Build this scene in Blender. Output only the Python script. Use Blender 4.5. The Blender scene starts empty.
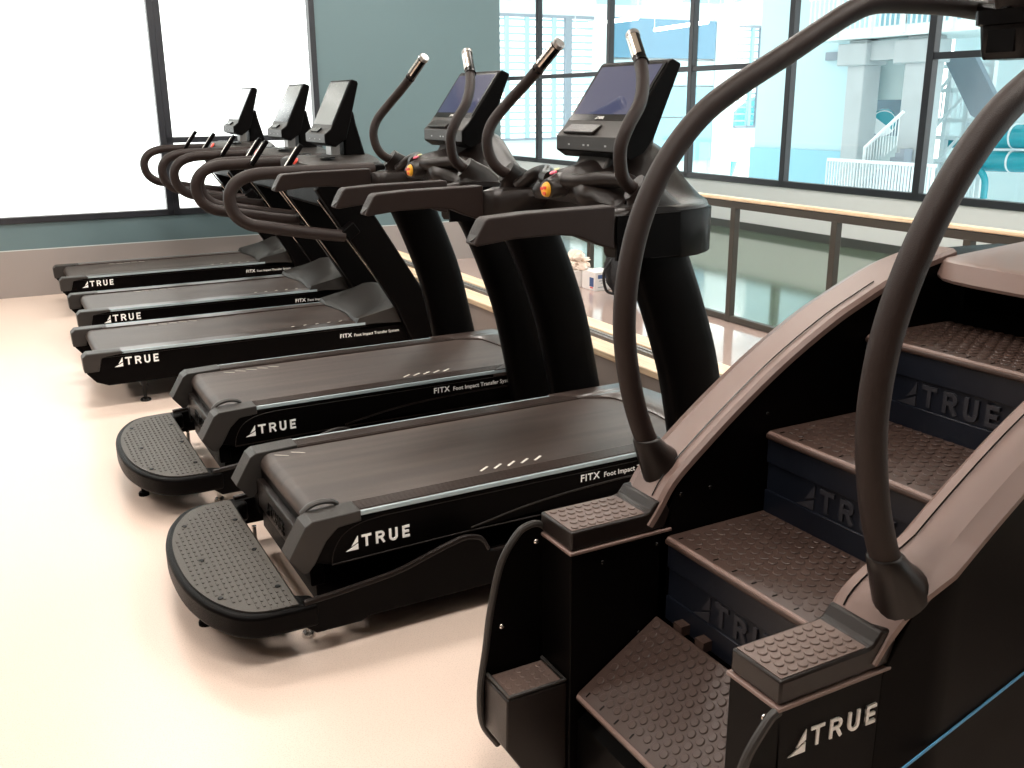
import bpy, bmesh, math, random
from mathutils import Vector, Matrix
random.seed(7)
C = bpy.context.scene.collection
PI = math.pi
ROOM = math.radians(-0.7)          # the room is turned a hair against the machines

# ------------------------------------------------------------------ materials
def nodes(name):
    m = bpy.data.materials.new(name); m.use_nodes = True
    nt = m.node_tree; b = nt.nodes['Principled BSDF']
    return m, nt, b
def mat(name, col, rough=.5, metal=0., spec=.5, noise=0., nscale=40., bump=0., bscale=200., emit=None, estr=0., rvar=0., coat=0.):
    m, nt, b = nodes(name)
    b.inputs['Base Color'].default_value = (*col, 1)
    b.inputs['Roughness'].default_value = rough
    b.inputs['Metallic'].default_value = metal
    b.inputs['Specular IOR Level'].default_value = spec
    if coat: b.inputs['Coat Weight'].default_value = coat; b.inputs['Coat Roughness'].default_value = .15
    tc = nt.nodes.new('ShaderNodeTexCoord')
    if noise or rvar:
        n = nt.nodes.new('ShaderNodeTexNoise'); n.inputs['Scale'].default_value = nscale; n.inputs['Detail'].default_value = 4
        nt.links.new(tc.outputs['Object'], n.inputs['Vector'])
        if noise:
            r = nt.nodes.new('ShaderNodeMapRange'); r.inputs['To Min'].default_value = 1-noise; r.inputs['To Max'].default_value = 1+noise
            nt.links.new(n.outputs['Fac'], r.inputs['Value'])
            x = nt.nodes.new('ShaderNodeVectorMath'); x.operation = 'SCALE'; x.inputs[0].default_value = col
            nt.links.new(r.outputs['Result'], x.inputs['Scale']); nt.links.new(x.outputs[0], b.inputs['Base Color'])
        if rvar:
            r = nt.nodes.new('ShaderNodeMapRange'); r.inputs['To Min'].default_value = rough-rvar; r.inputs['To Max'].default_value = rough+rvar
            nt.links.new(n.outputs['Fac'], r.inputs['Value']); nt.links.new(r.outputs['Result'], b.inputs['Roughness'])
    if bump:
        n2 = nt.nodes.new('ShaderNodeTexNoise'); n2.inputs['Scale'].default_value = bscale; n2.inputs['Detail'].default_value = 2
        nt.links.new(tc.outputs['Object'], n2.inputs['Vector'])
        bp = nt.nodes.new('ShaderNodeBump'); bp.inputs['Strength'].default_value = bump; bp.inputs['Distance'].default_value = .002
        nt.links.new(n2.outputs['Fac'], bp.inputs['Height']); nt.links.new(bp.outputs[0], b.inputs['Normal'])
    if emit:
        b.inputs['Emission Color'].default_value = (*emit, 1); b.inputs['Emission Strength'].default_value = estr
    return m

M = {}
M['black'] = mat('black_powder_coat', (.0016,.0012,.0012), .40, spec=.06, bump=.25, bscale=900, rvar=.06, nscale=9)
M['black_gloss'] = mat('gloss_black_plastic', (.0016,.0014,.0015), .24, spec=.22, rvar=.05, nscale=8)
M['plastic'] = mat('dark_brown_plastic', (.0105,.0072,.0062), .28, spec=.30, bump=.3, bscale=800, noise=.12, nscale=14)
M['plastic_grey'] = mat('charcoal_grey_plastic', (.030,.027,.025), .42, spec=.35, bump=.25, bscale=700, noise=.1, nscale=14)
M['foam'] = mat('textured_rubber_grip', (.019,.0115,.0098), .46, spec=.25, bump=.5, bscale=600, noise=.1, nscale=30)
M['shroud'] = mat('satin_deck_plastic', (.055,.040,.035), .28, spec=.55, bump=.1, bscale=500)
M['climb'] = mat('climber_satin_shell', (.190,.126,.108), .34, spec=.6, bump=.3, bscale=900, noise=.08, nscale=10)
M['tread'] = mat('step_tread_rubber', (.050,.030,.024), .38, spec=.45, bump=.3, bscale=500, noise=.18, nscale=16, rvar=.06)
M['pad'] = mat('block_pad_rubber', (.120,.083,.070), .42, spec=.5, bump=.3, bscale=500, noise=.14, nscale=20)
M['platpad'] = mat('platform_pad_rubber', (.052,.045,.038), .5, spec=.4, bump=.3, bscale=500, noise=.15, nscale=16)
M['riser'] = mat('riser_blue_black', (.006,.008,.014), .34, spec=.5, bump=.2, bscale=400, noise=.2, nscale=12)
M['steel'] = mat('brushed_sensor_steel', (.72,.66,.60), .24, metal=1., rvar=.05, nscale=60)
M['chrome'] = mat('bolt_steel', (.8,.78,.75), .2, metal=1.)
M['white'] = mat('white_print', (.97,.97,.95), .5, noise=.03)
M['ghost'] = mat('raised_dark_letters', (.030,.030,.036), .3, noise=.1)
M['strip'] = mat('pale_blue_deck_strip', (.36,.44,.47), .22, spec=.6, noise=.05)
M['bluestrip'] = mat('sky_blue_stripe', (.10,.43,.78), .45, noise=.03)
M['belt_mark'] = mat('belt_mark_print', (.66,.62,.56), .6, noise=.1)
M['red'] = mat('red_button', (.75,.07,.04), .35, noise=.05)
M['yellow'] = mat('yellow_button_cap', (.85,.42,.03), .35, noise=.05)
M['pink'] = mat('pink_button', (.8,.12,.18), .4, noise=.05)
M['lime'] = mat('pale_green_button', (.6,.62,.3), .4, noise=.05)
M['screen'] = mat('console_glass', (.015,.017,.028), .07, spec=.8, emit=(.10,.11,.2), estr=.35)
M['screen_far'] = mat('console_glass_matte', (.05,.06,.07), .12, spec=1., noise=.02)
M['alu'] = mat('metal_channel', (.35,.34,.33), .35, metal=.8, noise=.1, nscale=20)
M['bronze'] = mat('dark_bronze_frame', (.045,.038,.030), .42, spec=.5, noise=.1, nscale=10)
M['frame'] = mat('charcoal_window_frame', (.020,.022,.028), .4, spec=.5, noise=.1, nscale=10)
M['ceil'] = mat('ceiling_paint', (.72,.68,.62), .8, noise=.03, nscale=3)
M['rwall'] = mat('pale_grey_paint', (.74,.77,.77), .7, noise=.03, nscale=4)
M['absorb_wall'] = mat('light_absorbing_wall', (.055,.048,.044), .8, noise=.05, nscale=3)  # for unseen walls, coloured dark so the machines' sides catch less light
M['kick'] = mat('dark_base_board', (.055,.06,.055), .5, noise=.1)
M['lowwall'] = mat('warm_grey_wall_paint', (.30,.26,.24), .7, noise=.05, nscale=5, bump=.1, bscale=60)
M['carton'] = mat('white_carton', (.80,.76,.74), .7, noise=.05)
M['carton_blue'] = mat('navy_carton_print', (.05,.10,.25), .6, noise=.05)
M['carton_red'] = mat('red_carton_print', (.75,.10,.10), .6, noise=.05)
M['cloth'] = mat('crumpled_cream_paper', (.85,.72,.62), .85, noise=.12, nscale=30)
M['nylon'] = mat('black_nylon', (.012,.012,.014), .7, bump=.6, bscale=300, noise=.2, nscale=20)
M['hallwhite'] = mat('white_hall_paint', (.82,.90,.90), .7, noise=.03, nscale=1)
M['hallpale'] = mat('pale_blue_hall_paint', (.52,.70,.75), .7, noise=.04, nscale=1)
M['hallblue'] = mat('mid_blue_hall_panel', (.10,.27,.40), .6, noise=.08, nscale=1)
M['hallsky'] = mat('light_blue_hall_panel', (.30,.57,.70), .6, noise=.05, nscale=1)
M['concrete'] = mat('pale_concrete', (.48,.52,.54), .8, noise=.14, nscale=2.5)
M['louver'] = mat('louver_blue_grey', (.40,.62,.70), .5, noise=.05)
M['teal'] = mat('turquoise_slide_shell', (.02,.34,.42), .25, spec=.6, noise=.1, nscale=2)
M['hallrail'] = mat('white_rail_paint', (.85,.90,.92), .4, noise=.02)
M['slate'] = mat('grey_slide_panel', (.27,.31,.36), .5, noise=.06, nscale=3)
M['lamp'] = mat('lamp_diffuser', (.9,.9,.9), .5, emit=(1,.97,.92), estr=6, noise=.01)

def wood():
    m, nt, b = nodes('pale_maple')
    tc = nt.nodes.new('ShaderNodeTexCoord'); mp = nt.nodes.new('ShaderNodeMapping'); mp.inputs['Scale'].default_value = (60, 1.5, 60)
    n = nt.nodes.new('ShaderNodeTexNoise'); n.inputs['Scale'].default_value = 1.5; n.inputs['Detail'].default_value = 5
    r = nt.nodes.new('ShaderNodeValToRGB')
    r.color_ramp.elements[0].color = (.66,.45,.27,1); r.color_ramp.elements[1].color = (.88,.72,.52,1)
    r.color_ramp.elements[0].position = .3; r.color_ramp.elements[1].position = .65
    nt.links.new(tc.outputs['Object'], mp.inputs[0]); nt.links.new(mp.outputs[0], n.inputs['Vector'])
    nt.links.new(n.outputs['Fac'], r.inputs['Fac']); nt.links.new(r.outputs['Color'], b.inputs['Base Color'])
    b.inputs['Roughness'].default_value = .4
    return m
M['wood'] = wood()

def floor_mat(name, base, speck, rough, sscale=260, amount=.35, spec=.5):
    m, nt, b = nodes(name)
    tc = nt.nodes.new('ShaderNodeTexCoord')
    v = nt.nodes.new('ShaderNodeTexNoise'); v.inputs['Scale'].default_value = sscale; v.inputs['Detail'].default_value = 1
    nt.links.new(tc.outputs['Object'], v.inputs['Vector'])
    r = nt.nodes.new('ShaderNodeValToRGB'); r.color_ramp.elements[0].position = .36; r.color_ramp.elements[1].position = .46
    r.color_ramp.elements[0].color = (*[base[i]*(1-amount)+speck[i]*amount for i in range(3)], 1); r.color_ramp.elements[1].color = (*base, 1)
    nt.links.new(v.outputs['Fac'], r.inputs['Fac'])
    w = nt.nodes.new('ShaderNodeTexNoise'); w.inputs['Scale'].default_value = .9; w.inputs['Detail'].default_value = 3
    nt.links.new(tc.outputs['Object'], w.inputs['Vector'])
    mr = nt.nodes.new('ShaderNodeMapRange'); mr.inputs['To Min'].default_value = .95; mr.inputs['To Max'].default_value = 1.05
    nt.links.new(w.outputs['Fac'], mr.inputs['Value'])
    x = nt.nodes.new('ShaderNodeVectorMath'); x.operation = 'SCALE'
    nt.links.new(r.outputs['Color'], x.inputs[0]); nt.links.new(mr.outputs[0], x.inputs['Scale'])
    nt.links.new(x.outputs[0], b.inputs['Base Color'])
    b.inputs['Roughness'].default_value = rough; b.inputs['Specular IOR Level'].default_value = spec
    return m
M['floor'] = floor_mat('speckled_cream_floor', (.74,.60,.515), (.45,.35,.29), .33)
M['floor2'] = floor_mat('polished_rose_floor', (.46,.35,.31), (.3,.22,.2), .10, amount=.3, spec=1.)
M['floor2'].node_tree.nodes['Principled BSDF'].inputs['IOR'].default_value = 1.9
M['floor3'] = floor_mat('glossy_green_floor', (.12,.17,.12), (.09,.12,.09), .09, amount=.3, spec=1.)
M['floor3'].node_tree.nodes['Principled BSDF'].inputs['IOR'].default_value = 1.9

def backwall():
    m, nt, b = nodes('blue_over_grey_wall')
    tc = nt.nodes.new('ShaderNodeTexCoord'); s = nt.nodes.new('ShaderNodeSeparateXYZ')
    nt.links.new(tc.outputs['Object'], s.inputs[0])
    r = nt.nodes.new('ShaderNodeValToRGB'); r.color_ramp.interpolation = 'CONSTANT'
    e = r.color_ramp.elements
    e[0].position = 0; e[0].color = (.30,.265,.25,1)
    e[1].position = .40; e[1].color = (.55,.62,.62,1)
    a = e.new(.407); a.color = (.118,.182,.198,1)
    nt.links.new(s.outputs['Z'], r.inputs['Fac']); nt.links.new(r.outputs['Color'], b.inputs['Base Color'])
    b.inputs['Roughness'].default_value = .65
    return m
M['backwall'] = backwall()

def glass():
    m = bpy.data.materials.new('window_glass'); m.use_nodes = True; nt = m.node_tree
    for n in list(nt.nodes):
        if n.type == 'BSDF_PRINCIPLED': nt.nodes.remove(n)
    out = [n for n in nt.nodes if n.type == 'OUTPUT_MATERIAL'][0]
    t = nt.nodes.new('ShaderNodeBsdfTransparent'); t.inputs[0].default_value = (.96,.985,.985,1)
    g = nt.nodes.new('ShaderNodeBsdfGlossy'); g.inputs['Roughness'].default_value = .02
    lw = nt.nodes.new('ShaderNodeLayerWeight'); lw.inputs['Blend'].default_value = .5
    pw = nt.nodes.new('ShaderNodeMath'); pw.operation = 'POWER'; pw.inputs[1].default_value = 5
    f = nt.nodes.new('ShaderNodeMath'); f.operation = 'MULTIPLY_ADD'; f.inputs[1].default_value = .95; f.inputs[2].default_value = .03
    nt.links.new(lw.outputs['Facing'], pw.inputs[0]); nt.links.new(pw.outputs[0], f.inputs[0])
    mx = nt.nodes.new('ShaderNodeMixShader')
    nt.links.new(f.outputs[0], mx.inputs[0]); nt.links.new(t.outputs[0], mx.inputs[1]); nt.links.new(g.outputs[0], mx.inputs[2])
    nt.links.new(mx.outputs[0], out.inputs[0])
    return m
M['glass'] = glass()

def belt_mat():
    m, nt, b = nodes('treadmill_belt_weave')
    tc = nt.nodes.new('ShaderNodeTexCoord'); mp = nt.nodes.new('ShaderNodeMapping'); mp.inputs['Scale'].default_value = (.7, 9, 3)
    n = nt.nodes.new('ShaderNodeTexNoise'); n.inputs['Scale'].default_value = 1.8; n.inputs['Detail'].default_value = 5
    nt.links.new(tc.outputs['Object'], mp.inputs[0]); nt.links.new(mp.outputs[0], n.inputs['Vector'])
    r = nt.nodes.new('ShaderNodeValToRGB')
    r.color_ramp.elements[0].color = (.036,.025,.021,1); r.color_ramp.elements[1].color = (.066,.048,.040,1)
    r.color_ramp.elements[0].position = .35; r.color_ramp.elements[1].position = .7
    nt.links.new(n.outputs['Fac'], r.inputs['Fac']); nt.links.new(r.outputs['Color'], b.inputs['Base Color'])
    n2 = nt.nodes.new('ShaderNodeTexNoise'); n2.inputs['Scale'].default_value = 900
    nt.links.new(tc.outputs['Object'], n2.inputs['Vector'])
    bp = nt.nodes.new('ShaderNodeBump'); bp.inputs['Strength'].default_value = .35; bp.inputs['Distance'].default_value = .001
    nt.links.new(n2.outputs['Fac'], bp.inputs['Height']); nt.links.new(bp.outputs[0], b.inputs['Normal'])
    b.inputs['Roughness'].default_value = .46
    return m
M['belt'] = belt_mat()
M['belt_dark'] = mat('belt_worn_band', (.040,.031,.027), .5, noise=.12, nscale=20)

# ------------------------------------------------------------------ mesh helper
class MB:
    def __init__(s): s.v = []; s.f = []
    def add(s, vs, fs):
        n = len(s.v); s.v += [tuple(p) for p in vs]; s.f += [tuple(i+n for i in f) for f in fs]
        return s
    def box(s, x0, x1, y0, y1, z0, z1):
        if x0 > x1: x0, x1 = x1, x0
        if y0 > y1: y0, y1 = y1, y0
        if z0 > z1: z0, z1 = z1, z0
        v = [(x0,y0,z0),(x1,y0,z0),(x1,y1,z0),(x0,y1,z0),(x0,y0,z1),(x1,y0,z1),(x1,y1,z1),(x0,y1,z1)]
        return s.add(v, [(0,3,2,1),(4,5,6,7),(0,1,5,4),(1,2,6,5),(2,3,7,6),(3,0,4,7)])
    def obox(s, c, ex, ey, ez):      # oriented box: centre and three half-extent vectors
        c = Vector(c); ex = Vector(ex); ey = Vector(ey); ez = Vector(ez)
        v = [c+a*ex+b*ey+d*ez for d in (-1,1) for a,b in ((-1,-1),(1,-1),(1,1),(-1,1))]
        return s.add(v, [(0,3,2,1),(4,5,6,7),(0,1,5,4),(1,2,6,5),(2,3,7,6),(3,0,4,7)])
    def prism(s, poly, a, b, axis='y'):   # polygon extruded between a and b along an axis
        def P(p, t):
            if axis == 'y': return (p[0], t, p[1])
            if axis == 'x': return (t, p[0], p[1])
            return (p[0], p[1], t)
        n = len(poly); v = [P(p, a) for p in poly]+[P(p, b) for p in poly]
        f = [tuple(range(n)), tuple(range(2*n-1, n-1, -1))]
        for i in range(n): j = (i+1) % n; f.append((i, i+n, j+n, j))
        return s.add(v, f)
    def loft(s, rings, cap=True, closed=True):
        n = len(rings[0]); v = [p for r in rings for p in r]; f = []
        for k in range(len(rings)-1):
            for i in range(n if closed else n-1):
                j = (i+1) % n; f.append((k*n+i, k*n+j, (k+1)*n+j, (k+1)*n+i))
        if cap and closed:
            f.append(tuple(range(n-1, -1, -1))); f.append(tuple((len(rings)-1)*n+i for i in range(n)))
        return s.add(v, f)
    def tube(s, path, r, seg=16, flat=1., up=(0,0,1)):
        path = [Vector(p) for p in path]; rings = []; prev = None
        n = len(path); rs = r if isinstance(r, (list, tuple)) else [r]*n
        for i, p in enumerate(path):
            t = (path[min(i+1, n-1)]-path[max(i-1, 0)]).normalized()
            if prev is None:
                u = Vector(up)
                if abs(t.dot(u)) > .95: u = Vector((0,1,0)) if abs(t.y) < .9 else Vector((1,0,0))
                a = (u-t*u.dot(t)).normalized()
            else: a = (prev-t*prev.dot(t)).normalized()
            prev = a; b = t.cross(a)
            rings.append([p+(a*math.cos(q)+b*math.sin(q)*flat)*rs[i] for q in [2*PI*k/seg for k in range(seg)]])
        return s.loft(rings)
    def disc(s, c, n, r, h, seg=14, dome=0.):
        c = Vector(c); n = Vector(n).normalized(); u = n.orthogonal().normalized(); w = n.cross(u)
        def R(rr, hh): return [c+n*hh+(u*math.cos(2*PI*k/seg)+w*math.sin(2*PI*k/seg))*rr for k in range(seg)]
        rings = [R(r, 0), R(r, h*.6), R(r*.86, h)]
        if dome: rings.append(R(r*.45, h+dome))
        return s.loft(rings)
    def build(s, name, m, parent=None, bevel=0., seg=2, smooth=35, origin=None, rot=None, subsurf=0):
        me = bpy.data.meshes.new(name)
        off = Vector(origin) if origin is not None else (Vector(parent['_o']) if parent is not None and '_o' in parent else Vector((0,0,0)))
        me.from_pydata([tuple(Vector(p)-off) for p in s.v], [], s.f)
        bm = bmesh.new(); bm.from_mesh(me); bmesh.ops.recalc_face_normals(bm, faces=bm.faces); bm.to_mesh(me); bm.free()
        for p in me.polygons: p.use_smooth = True
        me.set_sharp_from_angle(angle=math.radians(smooth))
        me.materials.append(m)
        o = bpy.data.objects.new(name, me); C.objects.link(o)
        if parent is not None:
            o.parent = parent
            if '_o' in parent: o['_o'] = parent['_o']
        else: o.location = off
        if bevel:
            b = o.modifiers.new('bevel', 'BEVEL'); b.width = bevel; b.segments = seg; b.limit_method = 'ANGLE'; b.angle_limit = math.radians(30)
            b.harden_normals = False
        if subsurf:
            b = o.modifiers.new('sub', 'SUBSURF'); b.levels = subsurf; b.render_levels = subsurf
        if rot is not None: o.rotation_euler = (0,0,rot)
        return o

def spline(pts, n=8):       # Catmull-Rom through points
    P = [Vector(p) for p in pts]; P = [2*P[0]-P[1]]+P+[2*P[-1]-P[-2]]; out = []
    for i in range(1, len(P)-2):
        for k in range(n):
            t = k/n; a,b,c,d = P[i-1:i+3]
            out.append(.5*((2*b)+(c-a)*t+(2*a-5*b+4*c-d)*t*t+(3*b-a-3*c+d)*t**3))
    out.append(P[-2]); return out
def spl2(pts, n=6):
    return [(p[0], p[1]) for p in spline([(a,b,0) for a,b in pts], n)]

def tag(o, label=None, cat=None, group=None, kind=None):
    if label: o['label'] = label
    if cat: o['category'] = cat
    if group: o['group'] = group
    if kind: o['kind'] = kind
    return o
def thing(name, origin, label, cat, group=None, rot=0):
    o = bpy.data.objects.new(name, None); C.objects.link(o); o.location = origin; o.empty_display_size = .1
    o['_o'] = tuple(origin); o.rotation_euler = (0,0,rot)
    return tag(o, label, cat, group)
def struct(name, mb, m, **k):
    return tag(mb.build(name, m, rot=ROOM, **k), kind='structure')
def copy_tree(o, parent=None):
    c = o.copy(); C.objects.link(c); c.parent = parent
    for ch in list(o.children): copy_tree(ch, c)
    return c

# ------------------------------------------------------------------ lettering
def logo(mb, org, u, v, h, depth0=.0010, w=.19):
    """triangle mark and TRUE, height h, baseline origin org, u right, v up"""
    org = Vector(org); u = Vector(u).normalized(); v = Vector(v).normalized(); n = u.cross(v)
    cnt = [0]
    def pr(poly):
        cnt[0] += 1; depth = depth0*(1+.05*cnt[0])
        k = len(poly); a = [org+u*x*h+v*y*h for x, y in poly]; vs = [p-n*depth*.3 for p in a]+[p+n*depth for p in a]
        f = [tuple(range(k-1,-1,-1)), tuple(range(k, 2*k))]+[(i, (i+1)%k, (i+1)%k+k, i+k) for i in range(k)]
        mb.add(vs, f)
    def bar(x0, y0, x1, y1, t=w):
        d = Vector((x1-x0, y1-y0)); d.normalize(); q = Vector((-d.y, d.x))*t/2
        pr([(x0-q.x,y0-q.y),(x1-q.x,y1-q.y),(x1+q.x,y1+q.y),(x0+q.x,y0+q.y)])
    def arc(cx, cy, r, a0, a1, t=w, seg=8):
        A = [a0+(a1-a0)*k/seg for k in range(seg+1)]
        for p, q in zip(A, A[1:]):
            pr([(cx+(r-t/2)*math.cos(p), cy+(r-t/2)*math.sin(p)), (cx+(r-t/2)*math.cos(q), cy+(r-t/2)*math.sin(q)),
                (cx+(r+t/2)*math.cos(q), cy+(r+t/2)*math.sin(q)), (cx+(r+t/2)*math.cos(p), cy+(r+t/2)*math.sin(p))])
    # mark: rising triangle cut by a slanted gap
    pr([(0,-.12),(1.0,-.12),(1.0,.36)]); pr([(.46,.22),(1.0,.48),(1.0,1.02)])
    x = 1.3                                                      # T
    bar(x, 1-w/2, x+.8, 1-w/2); bar(x+.4, 0, x+.4, 1)
    x = 2.45                                                     # R
    bar(x+w/2, 0, x+w/2, 1); bar(x+w/2, 1-w/2, x+.42, 1-w/2); bar(x+w/2, .48, x+.42, .48)
    arc(x+.42, .693, .213, -PI/2, PI/2); bar(x+.42, .46, x+.68, 0)
    x = 3.55                                                     # U
    bar(x+w/2, .32, x+w/2, 1); bar(x+.71-w/2, .32, x+.71-w/2, 1); arc(x+.355, .32, .26, PI, 2*PI)
    x = 4.65                                                     # E
    bar(x+w/2, 0, x+w/2, 1); bar(x, w/2, x+.62, w/2); bar(x, .5, x+.56, .5); bar(x, 1-w/2, x+.62, 1-w/2)
    return mb
def text_mesh(txt, size, org, u, v, offset=0., depth=.001):
    cu = bpy.data.curves.new('lettering', 'FONT'); cu.body = txt; cu.size = size; cu.extrude = depth/2; cu.offset = offset; cu.resolution_u = 3; cu.space_character = 1.12 if offset > .0004 else 1.04
    o = bpy.data.objects.new('lettering', cu); C.objects.link(o); bpy.context.view_layer.update()
    me = bpy.data.meshes.new_from_object(o.evaluated_get(bpy.context.evaluated_depsgraph_get()))
    bpy.data.objects.remove(o)
    org = Vector(org); u = Vector(u).normalized(); v = Vector(v).normalized(); n = u.cross(v)
    mb = MB(); mb.add([org+u*p.co.x+v*p.co.y+n*p.co.z for p in me.vertices], [tuple(p.vertices) for p in me.polygons])
    w = max((p.co.x for p in me.vertices), default=0)
    return mb, w

# ================================================================== THE ROOM (room frame)
WY, RX, PX = 9.31, 8.43, 4.752
CAPX0, CAPX1, CAPZ = 2.568, 2.93, .40
struct('floor', MB().box(-6, CAPX1-.04, -4, WY, -.10, 0), M['floor'])
struct('floor', MB().box(CAPX1-.04, PX+.04, -4, 17, -.10, 0), M['floor2'])
struct('floor', MB().box(PX+.04, RX, -4, 17, -.10, 0), M['floor3'])
struct('ceiling', MB().box(-6, RX, -4, 17, 3.9, 4.05), M['ceil'])
# back wall with two window openings
w = MB()
w.box(-6, 4.76, WY, WY+.09, 0, .64); w.box(-6, 4.76, WY, WY+.09, 3.3, 3.9); w.box(2.81, 4.76, WY, WY+.09, .64, 3.3); w.box(-6, -2.6, WY, WY+.09, .64, 3.3)
struct('wall_back', w, M['backwall'])
def window(name, x0, x1, z0, z1, muls, trans, t=.06):
    f = MB(); y0, y1 = WY-.02, WY+.08
    f.box(x0, x1, y0, y1, z0, z0+t); f.box(x0, x1, y0, y1, z1-t, z1)
    f.box(x0, x0+t, y0, y1, z0, z1); f.box(x1-t, x1, y0, y1, z0, z1)
    for mx in muls: f.box(mx-.03, mx+.03, y0, y1, z0, z1)
    for a, b, z in trans: f.box(a, b, y0, y1, z-.025, z+.025)
    o = struct(name, f, M['frame'], bevel=.004)
    g = MB().box(x0+.02, x1-.02, WY+.05, WY+.056, z0+.02, z1-.02).build('glass_pane', M['glass'], o)
    return o
window('window_1', -2.6, 1.385, .635, 3.3, [], [], .055)
window('window_2', 1.385, 2.815, .635, 3.3, [], [(1.385, 2.78, 1.30)], .055)
# end return of the back wall and the rear enclosure
struct('wall_end', MB().box(4.66, 4.76, WY+.09, 14, 0, 3.9), M['backwall'])
struct('wall_left', MB().box(-6.2, -6, -4, WY+.09, 0, 3.9), M['absorb_wall'])
struct('wall_front', MB().box(-6, RX, -4.2, -4, 0, 3.9), M['absorb_wall'])
struct('wall_far', MB().box(5.3, RX, 17, 17.2, 0, 3.9), M['rwall'])
# low divider wall, its two maple caps and the metal channel between them
struct('wall_divider', MB().box(CAPX0+.02, CAPX1-.02, -4, WY, 0, CAPZ-.035), M['lowwall'])
struct('trim_1', MB().box(CAPX0, CAPX0+.135, -4, WY, CAPZ-.035, CAPZ), M['wood'], bevel=.006)
struct('trim_2', MB().box(CAPX1-.125, CAPX1, -4, WY, CAPZ-.035, CAPZ+.004), M['wood'], bevel=.006)
struct('trim_3', MB().box(CAPX1-.18, CAPX1-.127, -4, WY, CAPZ-.036, CAPZ-.004).box(CAPX1-.16, CAPX1-.15, -4, WY, CAPZ-.01, CAPZ+.002), M['alu'])
# window wall on the right
w = MB(); w.box(RX, RX+.25, -4, 17, 0, .60); w.box(RX, RX+.25, -4, 17, 3.7, 3.9)
struct('wall_right', w, M['rwall'])
struct('baseboard_right', MB().box(RX-.02, RX, -4, 17, 0, .10), M['kick'])
MY = [3.1, 5.06, 7.02, 9.0, 10.87, 12.88, 15.08, 16.9]
fr = MB(); X0, X1 = RX-.02, RX+.07
fr.box(X0, X1, -4, 17, .59, .665); fr.box(X0, X1, -4, 17, 3.62, 3.72)
for y in MY+[1.1, -.8, -2.7]: fr.box(X0, X1, y-.042, y+.042, .60, 3.65)
for a, b in ((5.06, 7.02), (9.0, 10.87), (10.87, 12.88), (12.88, 15.08), (15.08,16.9), (-2.7, 3.1)):
    fr.box(X0+.01, X1-.01, a, b, 1.985, 2.05)
wf = struct('window_3', fr, M['frame'], bevel=.005)
MB().box(RX+.03, RX+.035, -4, 17, .62, 3.65).build('glass_pane', M['glass'], wf)

# guard railing along the glossy floor
rl = thing('guard_railing', (PX, 5.53, 0), 'long bronze guard railing with a maple handrail in front of the pool-hall windows', 'railing')
rl.location = Matrix.Rotation(ROOM, 3, 'Z') @ Vector((PX, 5.53, 0)); rl.rotation_euler = (0,0,ROOM)
MB().box(PX-.03, PX+.03, -3.5, 16.5, .90, .925).build('handrail', M['wood'], rl, bevel=.006)
MB().box(PX-.022, PX+.022, -3.5, 16.5, .845, .895).build('top_rail', M['bronze'], rl, bevel=.004)
MB().box(PX-.022, PX+.022, -3.5, 16.5, .004, .05).build('bottom_rail', M['bronze'], rl, bevel=.004)
for k in range(-7, 12):
    y = 5.53+k*.985
    if -3 < y < 16.4: MB().box(PX-.025, PX+.025, y-.025, y+.025, .0, .85).build('post', M['bronze'], rl, bevel=.003)

# ceiling lamps of the gym
for i, (x, y) in enumerate([(-2.2,1.2),(0.6,1.2),(3.4,1.2),(-2.2,4.6),(0.6,4.6),(3.4,4.6),(-2.2,7.6),(.9,7.6),(3.4,7.6),(6.4,3.0),(6.4,8.0),(6.4,13)]):
    t = thing('ceiling_light', (x,y,3.9), 'flat rectangular ceiling lamp, %s' % [
        'left of the camera','straight above the step climber','above the divider wall near the climber','left of the treadmill row','above the middle treadmills','above the divider wall beside the middle treadmills',
        'by the left frosted window','above the farthest treadmill','above the blue wall corner','above the railing, near end','above the railing, middle','above the railing, far end'][i], 'lamp', 'ceiling lamps')
    MB().box(x-.66,x+.66,y-.36,y+.36,3.85,3.9).build('lamp_housing', M['white'], t)
    MB().box(x-.6,x+.6,y-.3,y+.3,3.842,3.85).build('diffuser', M['lamp'], t)

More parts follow.
